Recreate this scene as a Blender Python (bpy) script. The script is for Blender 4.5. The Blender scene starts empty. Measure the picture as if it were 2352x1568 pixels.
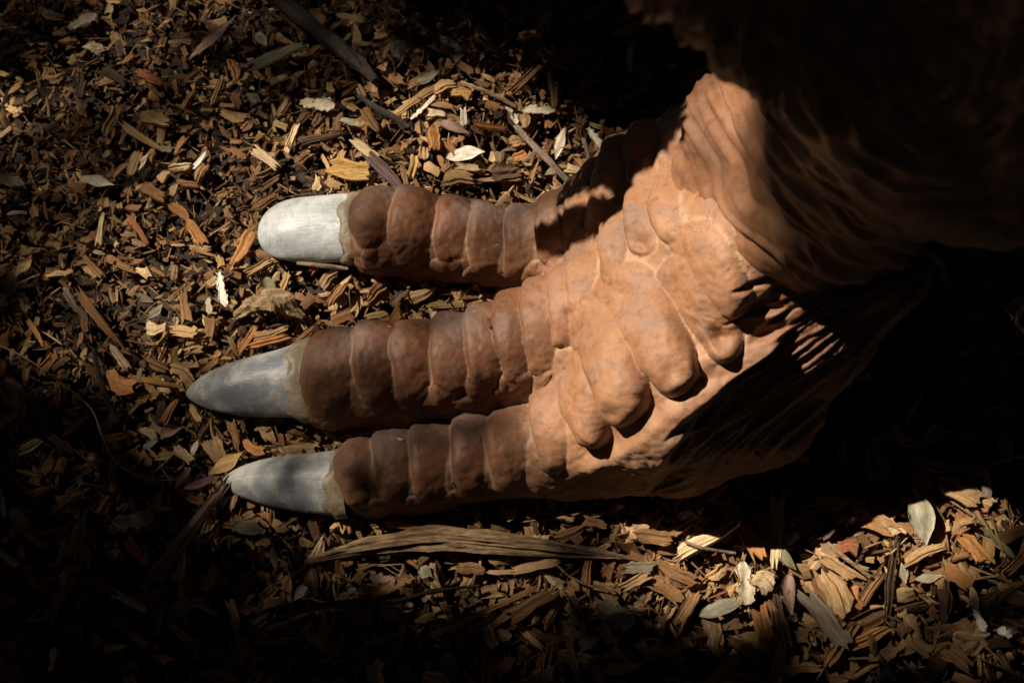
import bpy, math, random
import numpy as np
from mathutils import Vector, Matrix
rng = np.random.default_rng(11)
random.seed(11)
sc = bpy.context.scene
COL = sc.collection

# ---------------------------------------------------------------- camera
CAM = np.array([0.20, -0.74, 2.10]); TGT = np.array([0.0, 0.0, 0.03])
FPX = 50 / 36 * 2352                       # focal length in pixels of the photo viewed 2352 wide
fw = TGT - CAM; fw /= np.linalg.norm(fw)
rt = np.cross(fw, [0, 1, 0]); rt /= np.linalg.norm(rt)
up = np.cross(rt, fw)
cd = bpy.data.cameras.new('camera'); cam = bpy.data.objects.new('camera', cd); COL.objects.link(cam)
cam.matrix_world = Matrix([[rt[0], up[0], -fw[0], CAM[0]], [rt[1], up[1], -fw[1], CAM[1]],
                           [rt[2], up[2], -fw[2], CAM[2]], [0, 0, 0, 1]])
cd.lens = 50; cd.sensor_width = 36; cd.clip_start = 0.05; cd.clip_end = 300
sc.camera = cam

def unproj(u, v, z):
    d = fw + rt * ((u - 1176) / FPX) - up * ((v - 784) / FPX)
    return CAM + d * ((z - CAM[2]) / d[2])
def project(P):
    r = P - CAM
    dz = r @ fw
    return 1176 + FPX * (r @ rt) / dz, 784 - FPX * (r @ up) / dz, dz
cd.dof.use_dof = True
cd.dof.focus_distance = float((unproj(1150, 850, .12) - CAM) @ fw)
cd.dof.aperture_fstop = 4.0

# ---------------------------------------------------------------- world, sun, exposure
SUN = np.array([-0.60, 0.35, 0.76]); SUN /= np.linalg.norm(SUN)
el = math.asin(SUN[2]); az = math.atan2(SUN[0], SUN[1])
w = bpy.data.worlds.new('World'); sc.world = w; w.use_nodes = True
nt = w.node_tree; bg = nt.nodes['Background']
sky = nt.nodes.new('ShaderNodeTexSky'); sky.sky_type = 'NISHITA'; sky.sun_disc = False
sky.sun_elevation = el; sky.sun_rotation = az
nt.links.new(sky.outputs[0], bg.inputs[0]); bg.inputs[1].default_value = 0.06
sl = bpy.data.lights.new('sun', 'SUN'); sl.energy = 5.0; sl.angle = math.radians(0.5); sl.color = (1, .89, .72)
so = bpy.data.objects.new('sun', sl); COL.objects.link(so)
so.rotation_euler = Vector(SUN).to_track_quat('Z', 'Y').to_euler(); so.location = (0, 0, 5)
sc.view_settings.view_transform = 'Standard'; sc.view_settings.look = 'None'
sc.view_settings.gamma = 1; sc.view_settings.use_curve_mapping = False
sc.view_settings.exposure = 0.62

# ---------------------------------------------------------------- helpers
def link(name, me, mat=None, parent=None, label=None, cat=None, group=None, kind=None):
    o = bpy.data.objects.new(name, me); COL.objects.link(o)
    if mat is not None and me is not None and len(me.materials) == 0: me.materials.append(mat)
    if parent is not None: o.parent = parent
    if label: o['label'] = label
    if cat: o['category'] = cat
    if group: o['group'] = group
    if kind: o['kind'] = kind
    return o
def mesh_np(name, V, F, smooth=False):
    V = np.asarray(V, dtype=np.float32); me = bpy.data.meshes.new(name)
    if isinstance(F, np.ndarray):
        n, k = F.shape
        me.vertices.add(len(V)); me.vertices.foreach_set('co', V.ravel())
        me.loops.add(n * k); me.loops.foreach_set('vertex_index', F.astype(np.int32).ravel())
        me.polygons.add(n); me.polygons.foreach_set('loop_start', np.arange(0, n * k, k, dtype=np.int32))
        me.polygons.foreach_set('loop_total', np.full(n, k, dtype=np.int32))
    else:
        me.from_pydata([tuple(map(float, p)) for p in V], [], [tuple(map(int, f)) for f in F])
    me.polygons.foreach_set('use_smooth', np.full(len(me.polygons), smooth))
    me.update(calc_edges=True); return me
def hash3(i, j, k):
    h = (i * 374761393 + j * 668265263 + k * 2147483647 + 1274126177) & 0x7fffffff
    h = ((h ^ (h >> 13)) * 1274126177) & 0x7fffffff
    return ((h ^ (h >> 16)) & 0xffff) / 65535.0
def vnoise(P):                              # value noise, -1..1
    P = np.asarray(P, float); I = np.floor(P).astype(np.int64); f = P - I; f = f * f * (3 - 2 * f)
    r = 0
    for a in (0, 1):
        for b in (0, 1):
            for c in (0, 1):
                wgt = (f[:, 0] if a else 1 - f[:, 0]) * (f[:, 1] if b else 1 - f[:, 1]) * (f[:, 2] if c else 1 - f[:, 2])
                r = r + wgt * hash3(I[:, 0] + a, I[:, 1] + b, I[:, 2] + c)
    return r * 2 - 1
def sstep(a, b, x):
    t = np.clip((x - a) / (b - a), 0, 1); return t * t * (3 - 2 * t)

class NT:
    def __init__(s, name, rough=.8):
        s.m = bpy.data.materials.new(name); s.m.use_nodes = True; s.t = s.m.node_tree
        s.b = s.t.nodes['Principled BSDF']; s.b.inputs['Roughness'].default_value = rough
    def n(s, typ, **kw):
        x = s.t.nodes.new(typ)
        for k, v in kw.items(): setattr(x, k, v)
        return x
    def l(s, a, b): s.t.links.new(a, b)
    def noise(s, vec, scale, detail=4, rough=.6):
        x = s.n('ShaderNodeTexNoise'); x.inputs['Scale'].default_value = scale
        x.inputs['Detail'].default_value = detail; x.inputs['Roughness'].default_value = rough
        if vec is not None: s.l(vec, x.inputs['Vector'])
        return x.outputs['Fac']
    def mapr(s, v, a, b, c, d):
        x = s.n('ShaderNodeMapRange'); s.l(v, x.inputs[0])
        for i, q in enumerate((a, b, c, d)): x.inputs[i + 1].default_value = q
        return x.outputs[0]
    def mix(s, f, a, b, mode='MIX'):
        x = s.n('ShaderNodeMix', data_type='RGBA', blend_type=mode)
        for i, q in ((0, f), (6, a), (7, b)):
            if isinstance(q, (int, float)): x.inputs[i].default_value = q
            elif isinstance(q, tuple): x.inputs[i].default_value = q + (1,)
            else: s.l(q, x.inputs[i])
        return x.outputs[2]
    def mapping(s, vec, scale):
        x = s.n('ShaderNodeMapping'); s.l(vec, x.inputs[0]); x.inputs['Scale'].default_value = scale
        return x.outputs[0]
    def add(s, a, b):
        x = s.n('ShaderNodeVectorMath', operation='ADD'); s.l(a, x.inputs[0]); s.l(b, x.inputs[1]); return x.outputs[0]
    def bump(s, h, dist, st=1.0):
        x = s.n('ShaderNodeBump'); x.inputs['Distance'].default_value = dist; x.inputs['Strength'].default_value = st
        s.l(h, x.inputs['Height']); s.l(x.outputs[0], s.b.inputs['Normal'])

def wood_mat(name, per_object, leaf=False):
    t = NT(name, .75 if not leaf else .6)
    if per_object:
        oi = t.n('ShaderNodeObjectInfo'); col = oi.outputs['Color']
        tc = t.n('ShaderNodeTexCoord').outputs['Object']
        cx = t.n('ShaderNodeCombineXYZ')
        m = t.n('ShaderNodeMath', operation='MULTIPLY'); t.l(oi.outputs['Random'], m.inputs[0]); m.inputs[1].default_value = 37
        for i in range(3): t.l(m.outputs[0], cx.inputs[i])
        gc = t.add(tc, cx.outputs[0])
    else:
        col = t.n('ShaderNodeAttribute', attribute_name='tint').outputs['Color']
        gc = t.n('ShaderNodeAttribute', attribute_name='gc').outputs['Vector']
    if leaf:
        n1 = t.noise(t.mapping(gc, (4, 4, 4)), 1.5, 5)
        n2 = t.noise(t.mapping(gc, (5, 30, 5)), 1.5, 3)
        c = t.mix(1.0, col, t.mix(t.mapr(n1, .3, .7, 0, 1), (.62, .56, .50), (1.15, 1.12, 1.08)), 'MULTIPLY')
        sp = t.noise(t.mapping(gc, (14, 14, 14)), 2, 2)
        c = t.mix(t.mapr(sp, .62, .7, 0, .7), c, (.09, .055, .035))
        t.bump(n2, .0006, .6)
    else:
        n1 = t.noise(t.mapping(gc, (1.6, 11, 5)), 1.5, 7, .75)
        n2 = t.noise(t.mapping(gc, (3, 3, 3)), 1.2, 4)
        c = t.mix(1.0, col, t.mix(t.mapr(n1, .30, .66, 0, 1), (.30, .24, .18), (1.25, 1.2, 1.12)), 'MULTIPLY')
        c = t.mix(t.mapr(n2, .55, .75, 0, .6), c, t.mix(1.0, c, (.45, .33, .25), 'MULTIPLY'))
        t.bump(n1, .0020, .9)
    t.l(c, t.b.inputs['Base Color'])
    t.b.inputs['Specular IOR Level'].default_value = .3
    return t.m
M_WOODO = wood_mat('chip_wood', True); M_WOODM = wood_mat('mulch_wood', False)
M_LEAFO = wood_mat('dry_leaf', True, True)

def skin_mat():
    t = NT('painted_terracotta', .6)
    P = t.n('ShaderNodeNewGeometry').outputs['Position']
    dust = t.n('ShaderNodeAttribute', attribute_name='valley').outputs['Fac']
    fur = t.n('ShaderNodeAttribute', attribute_name='fur').outputs['Fac']
    toe = t.n('ShaderNodeAttribute', attribute_name='toe').outputs['Fac']
    n1 = t.noise(P, 7, 5); n2 = t.noise(P, 26, 6, .65); n3 = t.noise(P, 130, 4, .6)
    c = t.mix(t.mapr(n1, .38, .62, 0, 1), (.28, .128, .062), (.385, .192, .102))
    c = t.mix(t.mapr(n2, .48, .66, 0, .6), c, (.235, .15, .12))                      # grey violet airbrush
    c = t.mix(t.mapr(toe, 0, 1, 0, .92), c, t.mix(1.0, c, (.36, .28, .25), 'MULTIPLY'))   # toes painted browner
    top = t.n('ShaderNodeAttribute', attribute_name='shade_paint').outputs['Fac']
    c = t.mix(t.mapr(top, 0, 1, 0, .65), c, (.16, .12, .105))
    c = t.mix(t.mapr(dust, 0, 1, 0, .6), c, t.mix(toe, (.45, .29, .18), (.27, .17, .11)))
    c = t.mix(t.mapr(fur, 0, 1, 0, .85), c, t.mix(t.mapr(n2, .35, .65, 0, 1), (.17, .063, .025), (.25, .12, .063)))
    c = t.mix(t.mapr(n3, .64, .70, 0, .6), c, (.13, .07, .045))
    gr = t.noise(t.mapping(P, (1, 1, .6)), 55, 7, .75); c = t.mix(t.mapr(gr, .52, .68, 0, .55), c, t.mix(1.0, c, (.35, .30, .28), 'MULTIPLY'))
    cr = t.n('ShaderNodeTexVoronoi', feature='DISTANCE_TO_EDGE'); cr.inputs['Scale'].default_value = 26
    wp = t.n('ShaderNodeVectorMath', operation='MULTIPLY_ADD'); nn = t.n('ShaderNodeTexNoise'); nn.inputs['Scale'].default_value = 18; nn.inputs['Detail'].default_value = 5; t.l(P, nn.inputs['Vector'])
    t.l(nn.outputs['Color'], wp.inputs[0]); wp.inputs[1].default_value = (.12, .12, .12); t.l(P, wp.inputs[2]); t.l(wp.outputs[0], cr.inputs['Vector'])
    ck = t.mapr(cr.outputs['Distance'], .0, .018, 1, 0); cm = t.n('ShaderNodeMath', operation='MULTIPLY'); t.l(ck, cm.inputs[0]); t.l(t.mapr(n1, .54, .60, 0, .8), cm.inputs[1])
    c = t.mix(cm.outputs[0], c, (.06, .035, .025))
    dr = t.noise(P, 60, 3, .5); c = t.mix(t.mapr(dr, .72, .78, 0, .5), c, (.50, .40, .33))
    t.l(c, t.b.inputs['Base Color']); t.b.inputs['Specular IOR Level'].default_value = .35
    a = t.n('ShaderNodeMath', operation='ADD'); t.l(n2, a.inputs[0])
    b2 = t.noise(P, 420, 3, .6); mm = t.n('ShaderNodeMath', operation='MULTIPLY'); t.l(b2, mm.inputs[0]); mm.inputs[1].default_value = .16
    t.l(mm.outputs[0], a.inputs[1])
    t.bump(a.outputs[0], .004, .55)
    return t.m
M_SKIN = skin_mat()
def claw_mat(name, ca, cb):
    t = NT(name, .42)
    tc = t.n('ShaderNodeTexCoord').outputs['Object']
    st = t.noise(t.mapping(tc, (30, 260, 60)), 1, 5, .7); bl = t.noise(tc, 14, 4); sp = t.noise(tc, 110, 3)
    c = t.mix(t.mapr(bl, .42, .58, 0, 1), ca, cb); sc2 = t.noise(t.mapping(tc, (90, 25, 60)), 1, 6, .8)
    c = t.mix(t.mapr(sc2, .60, .66, 0, .55), c, (.12, .12, .125)); sc3 = t.noise(t.mapping(tc, (16, 190, 60)), 1, 4, .8); c = t.mix(t.mapr(sc3, .62, .68, 0, .5), c, (.72, .71, .68))
    c = t.mix(t.mapr(t.noise(tc, 45, 6, .7), .55, .68, 0, .5), c, (.20, .16, .125))
    c = t.mix(t.mapr(st, .35, .7, 0, .6), c, t.mix(1.0, c, (.6, .6, .62), 'MULTIPLY'))
    c = t.mix(t.mapr(sp, .67, .72, 0, .8), c, (.10, .075, .055))
    t.l(c, t.b.inputs['Base Color'])
    t.l(t.mapr(st, .3, .7, .36, .6), t.b.inputs['Roughness'])
    t.bump(t.noise(tc, 60, 7, .7), .0022, .6)
    return t.m
def plain_mat(name, a, b, scale, rough=.8, bd=.003):
    t = NT(name, rough); P = t.n('ShaderNodeTexCoord').outputs['Object']
    n = t.noise(P, scale, 6, .65); t.l(t.mix(t.mapr(n, .35, .65, 0, 1), a, b), t.b.inputs['Base Color'])
    t.bump(n, bd, .8); return t.m

# ---------------------------------------------------------------- the sculpture: signed distance field
def node(u, v, z, rp):
    p = unproj(u, v, z); d = (p - CAM) @ fw
    return np.array([*p, rp * d / FPX])
def smin(a, b, k):
    h = np.clip(.5 + .5 * (b - a) / k, 0, 1); return b * (1 - h) + a * h - k * h * (1 - h)
def cone(P, a, b):
    ab = b[:3] - a[:3]; t = np.clip(((P - a[:3]) @ ab) / (ab @ ab), 0, 1)
    return np.linalg.norm(P - (a[:3] + t[:, None] * ab), axis=1) - (a[3] + t * (b[3] - a[3]))
def N(*L): return [node(*l) for l in L]
T1 = N((878, 535, .058, 104), (950, 540, .056, 98), (1060, 562, .056, 90), (1200, 572, .066, 86), (1300, 562, .09, 96), (1430, 545, .13, 108), (1560, 500, .19, 110))
T2 = N((775, 873, .062, 113), (900, 866, .062, 112), (1080, 842, .070, 112), (1210, 800, .09, 122), (1400, 730, .13, 150), (1560, 640, .19, 160))
T3 = N((845, 1099, .052, 90), (950, 1087, .052, 92), (1100, 1060, .058, 92), (1250, 1035, .07, 100), (1400, 970, .11, 140), (1560, 860, .16, 190))
BODY = N((1560, 500, .19, 110), (1560, 640, .19, 160), (1560, 860, .16, 190))
ANK = N((1560, 640, .19, 160), (1690, 560, .27, 165))
SK = [N((1330, 525, .10, 78), (1480, 425, .17, 108)), N((1480, 425, .17, 108), (1640, 310, .27, 100)), N((1480, 425, .17, 108), (1560, 560, .19, 140)), N((1330, 1078, .05, 62), (1570, 1032, .085, 98)), N((1570, 1032, .085, 98), (1742, 922, .13, 134)), N((1742, 922, .13, 134), (1872, 742, .24, 124)),
      N((1872, 742, .24, 124), (2030, 620, .33, 120)), N((1560, 860, .16, 190), (1780, 720, .23, 190)), N((1560, 860, .16, 190), (1742, 922, .13, 134)), N((1780, 720, .23, 190), (1690, 560, .27, 165)), N((1872, 742, .24, 124), (1780, 560, .33, 190))]
def sdf_foot(P):
    def chain(L, k=.012):
        d = None
        for a, b in zip(L[:-1], L[1:]):
            c = cone(P, a, b); d = c if d is None else smin(d, c, k)
        return d
    d = None
    for L, xc, tl in ((T1, 803, .00), (T2, 688, .06), (T3, 768, .03)):
        c = chain(L)
        q = unproj(xc, 0, .05)
        n_ = np.array([-1, tl, .25]); n_ /= np.linalg.norm(n_)
        e0 = L[0][:3] + (L[1][:3] - L[0][:3]) * 0
        pc = unproj(xc, project(e0[None])[1][0], .055)
        cut = (P - pc) @ n_
        c = -smin(-c, -cut, .028)
        d = c if d is None else smin(d, c, .028)
    for L in [BODY, ANK] + SK:
        d = smin(d, chain(L), .045)
    # flatten the underside at the ground
    return d
HEM_TOP = node(1690, 285, .40, 112)
HEM = N((1762, 470, .27, 196), (1800, 560, .25, 150), (1960, 540, .27, 110), (2080, 300, .72, 190))
THIGH = N((1800, -330, 1.05, 470), (2330, 110, .85, 420), (2900, -500, 1.25, 800))
def sdf_leg(P):
    d = smin(cone(P, HEM[0], HEM[3]), smin(cone(P, HEM_TOP, HEM[0]), cone(P, HEM_TOP, HEM[3]), .03), .03)
    for a, b in ((HEM[1], HEM[3]), (HEM[2], HEM[3]), (HEM[0], HEM[1]), (HEM[1], HEM[2])): d = smin(d, cone(P, a, b), .05)
    d = smin(d, cone(P, THIGH[0], THIGH[1]), .06)
    return smin(d, cone(P, THIGH[1], THIGH[2]), .05)

def surface_nets(f, lo, hi, h):
    n = [int(math.ceil((hi[i] - lo[i]) / h)) + 1 for i in range(3)]
    xs = [lo[i] + h * np.arange(n[i]) for i in range(3)]
    Fv = np.empty(n, np.float32)
    YY, ZZ = np.meshgrid(xs[1], xs[2], indexing='ij'); yz = np.stack([YY.ravel(), ZZ.ravel()], 1)
    for i0 in range(0, n[0], 16):
        xx = xs[0][i0:i0 + 16]; m = len(xx)
        P = np.empty((m * len(yz), 3)); P[:, 0] = np.repeat(xx, len(yz)); P[:, 1:] = np.tile(yz, (m, 1))
        Fv[i0:i0 + m] = f(P).reshape(m, n[1], n[2])
    S = Fv < 0
    acc = np.zeros([k - 1 for k in n] + [3], np.float32); cnt = np.zeros([k - 1 for k in n], np.float32)
    edges = []
    for ax in range(3):
        sl0 = [slice(None)] * 3; sl1 = [slice(None)] * 3; sl0[ax] = slice(0, -1); sl1[ax] = slice(1, None)
        A, B = Fv[tuple(sl0)], Fv[tuple(sl1)]; X = np.argwhere((A < 0) != (B < 0))
        X = X[np.all([(X[:, o] > 0) & (X[:, o] < n[o] - 1) for o in range(3) if o != ax], axis=0)]
        a_ = A[tuple(X.T)]; b_ = B[tuple(X.T)]; t = a_ / (a_ - b_)
        pos = X.astype(np.float32).copy(); pos[:, ax] += t
        o1, o2 = [o for o in range(3) if o != ax]
        cells = []
        for d1, d2 in ((0, 0), (1, 0), (1, 1), (0, 1)):
            c = X.copy(); c[:, o1] -= d1; c[:, o2] -= d2; cells.append(c)
            np.add.at(acc, tuple(c.T), pos); np.add.at(cnt, tuple(c.T), 1)
        edges.append((ax, cells, a_ < 0))
    idx = np.full(cnt.shape, -1, np.int64); ok = cnt > 0; idx[ok] = np.arange(ok.sum())
    V = acc[ok] / cnt[ok][:, None] * h + np.array(lo)
    Fs = []
    for ax, cells, neg in edges:
        q = np.stack([idx[tuple(c.T)] for c in cells], 1)
        flip = neg if ax != 1 else ~neg
        q[flip] = q[flip][:, ::-1]
        Fs.append(q)
    return V, np.concatenate(Fs)

def refine(V, F, name):
    me = mesh_np(name + '_tmp', V, F); o = bpy.data.objects.new('tmp', me); COL.objects.link(o)
    m = o.modifiers.new('s', 'SUBSURF'); m.levels = 1; m.render_levels = 1
    dg = bpy.context.evaluated_depsgraph_get(); ev = o.evaluated_get(dg)
    me2 = bpy.data.meshes.new_from_object(ev)
    bpy.data.objects.remove(o); bpy.data.meshes.remove(me)
    k = len(me2.vertices); V2 = np.empty(k * 3, np.float32); me2.vertices.foreach_get('co', V2); V2 = V2.reshape(-1, 3).astype(float)
    F2 = np.empty(len(me2.polygons) * 4, np.int32); me2.loops.foreach_get('vertex_index', F2); F2 = F2.reshape(-1, 4)
    Nn = np.empty(k * 3, np.float32); me2.vertices.foreach_get('normal', Nn); Nn = Nn.reshape(-1, 3).astype(float)
    bpy.data.meshes.remove(me2)
    a, b, c = V2[F2[:, 0]], V2[F2[:, 1]], V2[F2[:, 2]]
    if np.einsum('ij,ij->i', a - V2.mean(0), np.cross(b - a, c - a)).sum() < 0: F2 = F2[:, ::-1].copy(); Nn = -Nn
    return V2, F2, Nn
def set_attr(me, name, val):
    a = me.attributes.new(name, 'FLOAT', 'POINT'); a.data.foreach_set('value', np.asarray(val, np.float32))

# scutes: (axis polyline in photo coordinates, half width, height m, slope, power)
SC = []
def scute(pts, wdt, h, slope=.5, taper=.25):
    SC.append((np.array(pts, float), wdt, h, slope, taper))
# upper toe
scute([(858, 445), (845, 500), (850, 540)], 50, .007); scute([(968, 440), (942, 500), (935, 548), (945, 578)], 50, .010)
scute([(1055, 462), (1032, 520), (1032, 575)], 46, .010); scute([(1128, 472), (1112, 530), (1112, 600)], 44, .010)
scute([(1208, 476), (1190, 530), (1192, 610)], 42, .009); scute([(1282, 440), (1268, 500), (1262, 580)], 40, .009)
scute([(1350, 395), (1325, 460), (1322, 560)], 38, .009); scute([(1420, 345), (1392, 440), (1378, 540)], 38, .009)
scute([(1480, 300), (1470, 350), (1462, 400)], 36, .008)
scute([(865, 590), (920, 600)], 34, .004); scute([(985, 620), (1040, 610)], 28, .005); scute([(1090, 635), (1150, 640)], 26, .004)
# middle toe
scute([(745, 768), (742, 850), (745, 950)], 66, .006, .1); scute([(862, 757), (850, 830), (862, 905)], 50, .011)
scute([(955, 755), (940, 830), (948, 905)], 50, .011); scute([(1040, 745), (1028, 810), (1040, 885), (1020, 905)], 48, .012)
scute([(1112, 725), (1105, 790), (1118, 862), (1100, 890)], 42, .012); scute([(1180, 690), (1172, 770), (1186, 850)], 44, .011)
scute([(1236, 640), (1238, 740), (1248, 835)], 40, .011)
scute([(975, 930), (1060, 925), (1150, 905)], 22, .006, 0); scute([(1170, 880), (1215, 868)], 24, .006)
# lower toe
scute([(808, 1018), (802, 1080), (820, 1140)], 46, .008); scute([(905, 1003), (895, 1060), (905, 1125)], 44, .010)
scute([(990, 992), (980, 1050), (985, 1120)], 46, .010); scute([(1085, 978), (1075, 1040), (1078, 1110)], 47, .010)
scute([(1172, 955), (1160, 1020), (1170, 1100)], 48, .011)
scute([(862, 1165), (930, 1150)], 18, .003); scute([(945, 1155), (1030, 1145)], 18, .004); scute([(1040, 1140), (1110, 1125)], 18, .004)
# instep
scute([(1290, 610), (1288, 690), (1295, 775)], 34, .009); scute([(1352, 535), (1335, 620), (1330, 700)], 36, .010)
scute([(1422, 492), (1412, 560), (1408, 640)], 36, .011); scute([(1500, 400), (1482, 480), (1478, 555)], 44, .015)
scute([(1560, 320), (1538, 400), (1530, 500), (1545, 535)], 40, .013)
scute([(1345, 680), (1372, 715)], 22, .007)
scute([(1268, 880), (1258, 960), (1270, 1055)], 44, .014, .3)
scute([(1312, 850), (1338, 925), (1366, 990)], 56, .021, -.1, .3)
scute([(1372, 745), (1412, 820), (1440, 920)], 76, .022, -.05, .3)
scute([(1440, 680), (1500, 745), (1545, 850)], 84, .022, -.05, .3)
scute([(1570, 640), (1625, 705), (1660, 780)], 66, .020, -.1, .3)
scute([(1600, 560), (1650, 620), (1690, 690)], 62, .014, -.1, .3)
PITS = [(1478, 560, 20, .012), (1375, 1000, 10, .004), (1665, 770, 24, .02), (1720, 700, 14, .012), (1440, 935, 18, .008), (1550, 850, 24, .010)]

def rugged(P, Nn, u, v):
    H = np.zeros(len(P)); A = np.full(len(P), 9.0); u0, v0 = u, v
    u = u + 8 * vnoise(P * 24) + 2.5 * vnoise(P * 60); v = v + 8 * vnoise(P * 24 + 40) + 2.5 * vnoise(P * 60 + 7)
    for pts, wd, h, slope, taper in SC:
        # resample smooth polyline
        tt = np.linspace(0, len(pts) - 1, 13); pp = np.stack([np.interp(tt, range(len(pts)), pts[:, 0]), np.interp(tt, range(len(pts)), pts[:, 1])], 1)
        for _ in range(2): pp[1:-1] = (pp[:-2] + 2 * pp[1:-1] + pp[2:]) / 4
        lo = pp.min(0) - wd * 1.5; hi = pp.max(0) + wd * 1.5
        sel = np.where((u > lo[0]) & (u < hi[0]) & (v > lo[1]) & (v < hi[1]))[0]
        if len(sel) == 0: continue
        Q = np.stack([u[sel], v[sel]], 1); best = np.full(len(sel), 1e9); sg = np.zeros(len(sel)); al = np.zeros(len(sel))
        for k in range(12):
            a, b = pp[k], pp[k + 1]; ab = b - a; t = np.clip(((Q - a) @ ab) / (ab @ ab), 0, 1)
            r = Q - (a + t[:, None] * ab); d = np.linalg.norm(r, axis=1)
            ws = wd * (1 - taper * ((k + t) / 12) ** 2)
            e = d / ws; s = (r @ np.array([1, .0])) / ws
            m = e < best; best[m] = e[m]; sg[m] = s[m]; al[m] = (k + t[m]) / 12
        pw = np.where(sg < 0, 3.4, 2.0) if slope > .2 else 2.4
        prof = np.clip(1 - best ** pw, 0, None) ** .75 * (1 - slope * sg)
        hh = h * prof * ((.55 + .9 * al) if slope < 0 else (.75 + .35 * np.sin(math.pi * np.clip(al * 1.1, 0, 1))))
        H[sel] = np.maximum(H[sel], (1.2 if pts[0][0] < 1260 else 1.14) * hh); A[sel] = np.minimum(A[sel], best)
    for a, b, r, dep in PITS:
        H -= dep * np.exp(-(((u - a) ** 2 + (v - b) ** 2) / r ** 2))
    valley = sstep(.86, 1.0, A) * sstep(1.28, 1.0, A)
    return H, valley, A

def build_foot():
    lo = unproj(660, 1260, 0); hi = unproj(2250, 350, 0)
    V, F = surface_nets(sdf_foot, (lo[0] - .02, lo[1] - .0, -.02), (hi[0] + .03, hi[1] + .06, .47), .0042)
    V, F, Nn = refine(V, F, 'foot')
    u, v, dz = project(V)
    H, val, A = rugged(V, Nn, u, v)
    upf = sstep(.0, .55, Nn[:, 2]) * sstep(1560, 1300, u) + sstep(-.15, .25, Nn[:, 2]) * (1 - sstep(1560, 1300, u))
    # lower flanks: small folded lumps
    flank = (1 - sstep(.15, .5, Nn[:, 2])) * (u < 1500)
    lum = vnoise(V * np.array([28, 34, 40])) * .6 + vnoise(V * 75 + 9) * .3
    # combed fur on the heel, combed towards the spur
    cx, cy = 2230, 560
    th = np.arctan2(v - cy, cx - u); rr = np.hypot(u - cx, v - cy)
    jag = 75 * vnoise(np.stack([th * 17, np.zeros_like(th), np.zeros_like(th)], 1)) + 25 * vnoise(np.stack([th * 45, rr / 90, np.zeros_like(th)], 1))
    # boundary of the fur zone: a curve from under the big scutes to the cuff
    bx = np.interp(v, [500, 640, 720, 800, 880, 950, 1040, 1150, 1300], [1810, 1785, 1785, 1765, 1710, 1640, 1570, 1480, 1400])
    fz = sstep(-32, 20, u - bx + jag)
    ws = th + .05 * vnoise(np.stack([u / 150, v / 150, th * 0], 1))
    ridge = np.abs(vnoise(np.stack([ws * 21, rr / 260, th * 0 + 3], 1))) * 1.0 + .5 * np.abs(vnoise(np.stack([ws * 50, rr / 150, th * 0 + 8], 1)))
    ridge2 = .3 * vnoise(np.stack([ws * 130, rr / 120, th * 0 + 5], 1))
    furh = (.55 - ridge) * .0115 + ridge2 * .003 - .011
    # transition: tufts rise then break down
    bj = bx - jag - 22
    lip = .020 * sstep(-200, -25, u - bj) * (1 - sstep(-10, 30, u - bj)) * sstep(740, 850, v) * (1 - sstep(1040, 1120, v))
    D = H * upf * (1 - fz) + flank * lum * .006 + fz * furh * (.35 + .65 * sstep(-.3, .25, Nn[:, 2])) + lip
    D += .0013 * vnoise(V * 70) + .0021 * vnoise(V * 26 + 4) * (1 - fz) + .0008 * vnoise(V * 160)
    D += sstep(1250, 1000, u) * .004 * vnoise(V * np.array([20, 30, 30]) + 17)
    V2 = V + Nn * D[:, None]
    me = mesh_np('foot', V2, F, True)
    set_attr(me, 'valley', np.clip(val * upf * (1 - fz) + .35 * lip / .020 * (1 + vnoise(V * 30)), 0, 1))
    set_attr(me, 'fur', fz)
    set_attr(me, 'toe', sstep(1330, 1120, u + (v - 800) * .12))
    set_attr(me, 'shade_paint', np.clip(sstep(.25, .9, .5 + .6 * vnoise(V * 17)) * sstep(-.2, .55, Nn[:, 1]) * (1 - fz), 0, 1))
    return me
def build_leg():
    A_ = np.array(HEM + THIGH); rr = A_[:, 3:]; lo = (A_[:, :3] - rr).min(0) - .04; hi = (A_[:, :3] + rr).max(0) + .04
    hi[0] = max(hi[0], .75)
    V, F = surface_nets(sdf_leg, lo, hi, .0095)
    V, F, Nn = refine(V, F, 'leg')
    u, v, dz = project(V)
    # strands sweep round the hem: arcs about a point right of the thigh
    cx, cy = 2150, 90
    r = np.hypot((u - cx), (v - cy) * .92); th = np.arctan2(v - cy, u - cx)
    q = np.stack([r / 30 + .7 * vnoise(np.stack([u / 120, v / 120, u * 0], 1)), th * 1.6, u * 0 + V[:, 2] * 2], 1)
    rid = (1 - np.abs(vnoise(q))) * .8 + .5 * vnoise(q * np.array([2.2, 2.5, 1]) + 7)
    D = .014 * (rid - .4) + .0035 * vnoise(q * np.array([4.5, 1.2, 1]) + 3) + .005 * vnoise(V * 11) + .002 * vnoise(V * 50)
    # ragged hem
    hem = sstep(.42, .30, V[:, 2])
    D += hem * .010 * vnoise(np.stack([th * 22, u * 0, u * 0], 1))
    V2 = V + Nn * D[:, None]
    me = mesh_np('leg', V2, F, True)
    set_attr(me, 'valley', np.clip(.5 * sstep(.6, .95, 1 - np.abs(vnoise(q))), 0, 1) * .4); set_attr(me, 'fur', np.clip(.8 + .3 * vnoise(V * 14), 0, 1))
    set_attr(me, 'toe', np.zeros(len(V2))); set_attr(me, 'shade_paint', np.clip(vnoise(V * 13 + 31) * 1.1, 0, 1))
    return me

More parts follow.
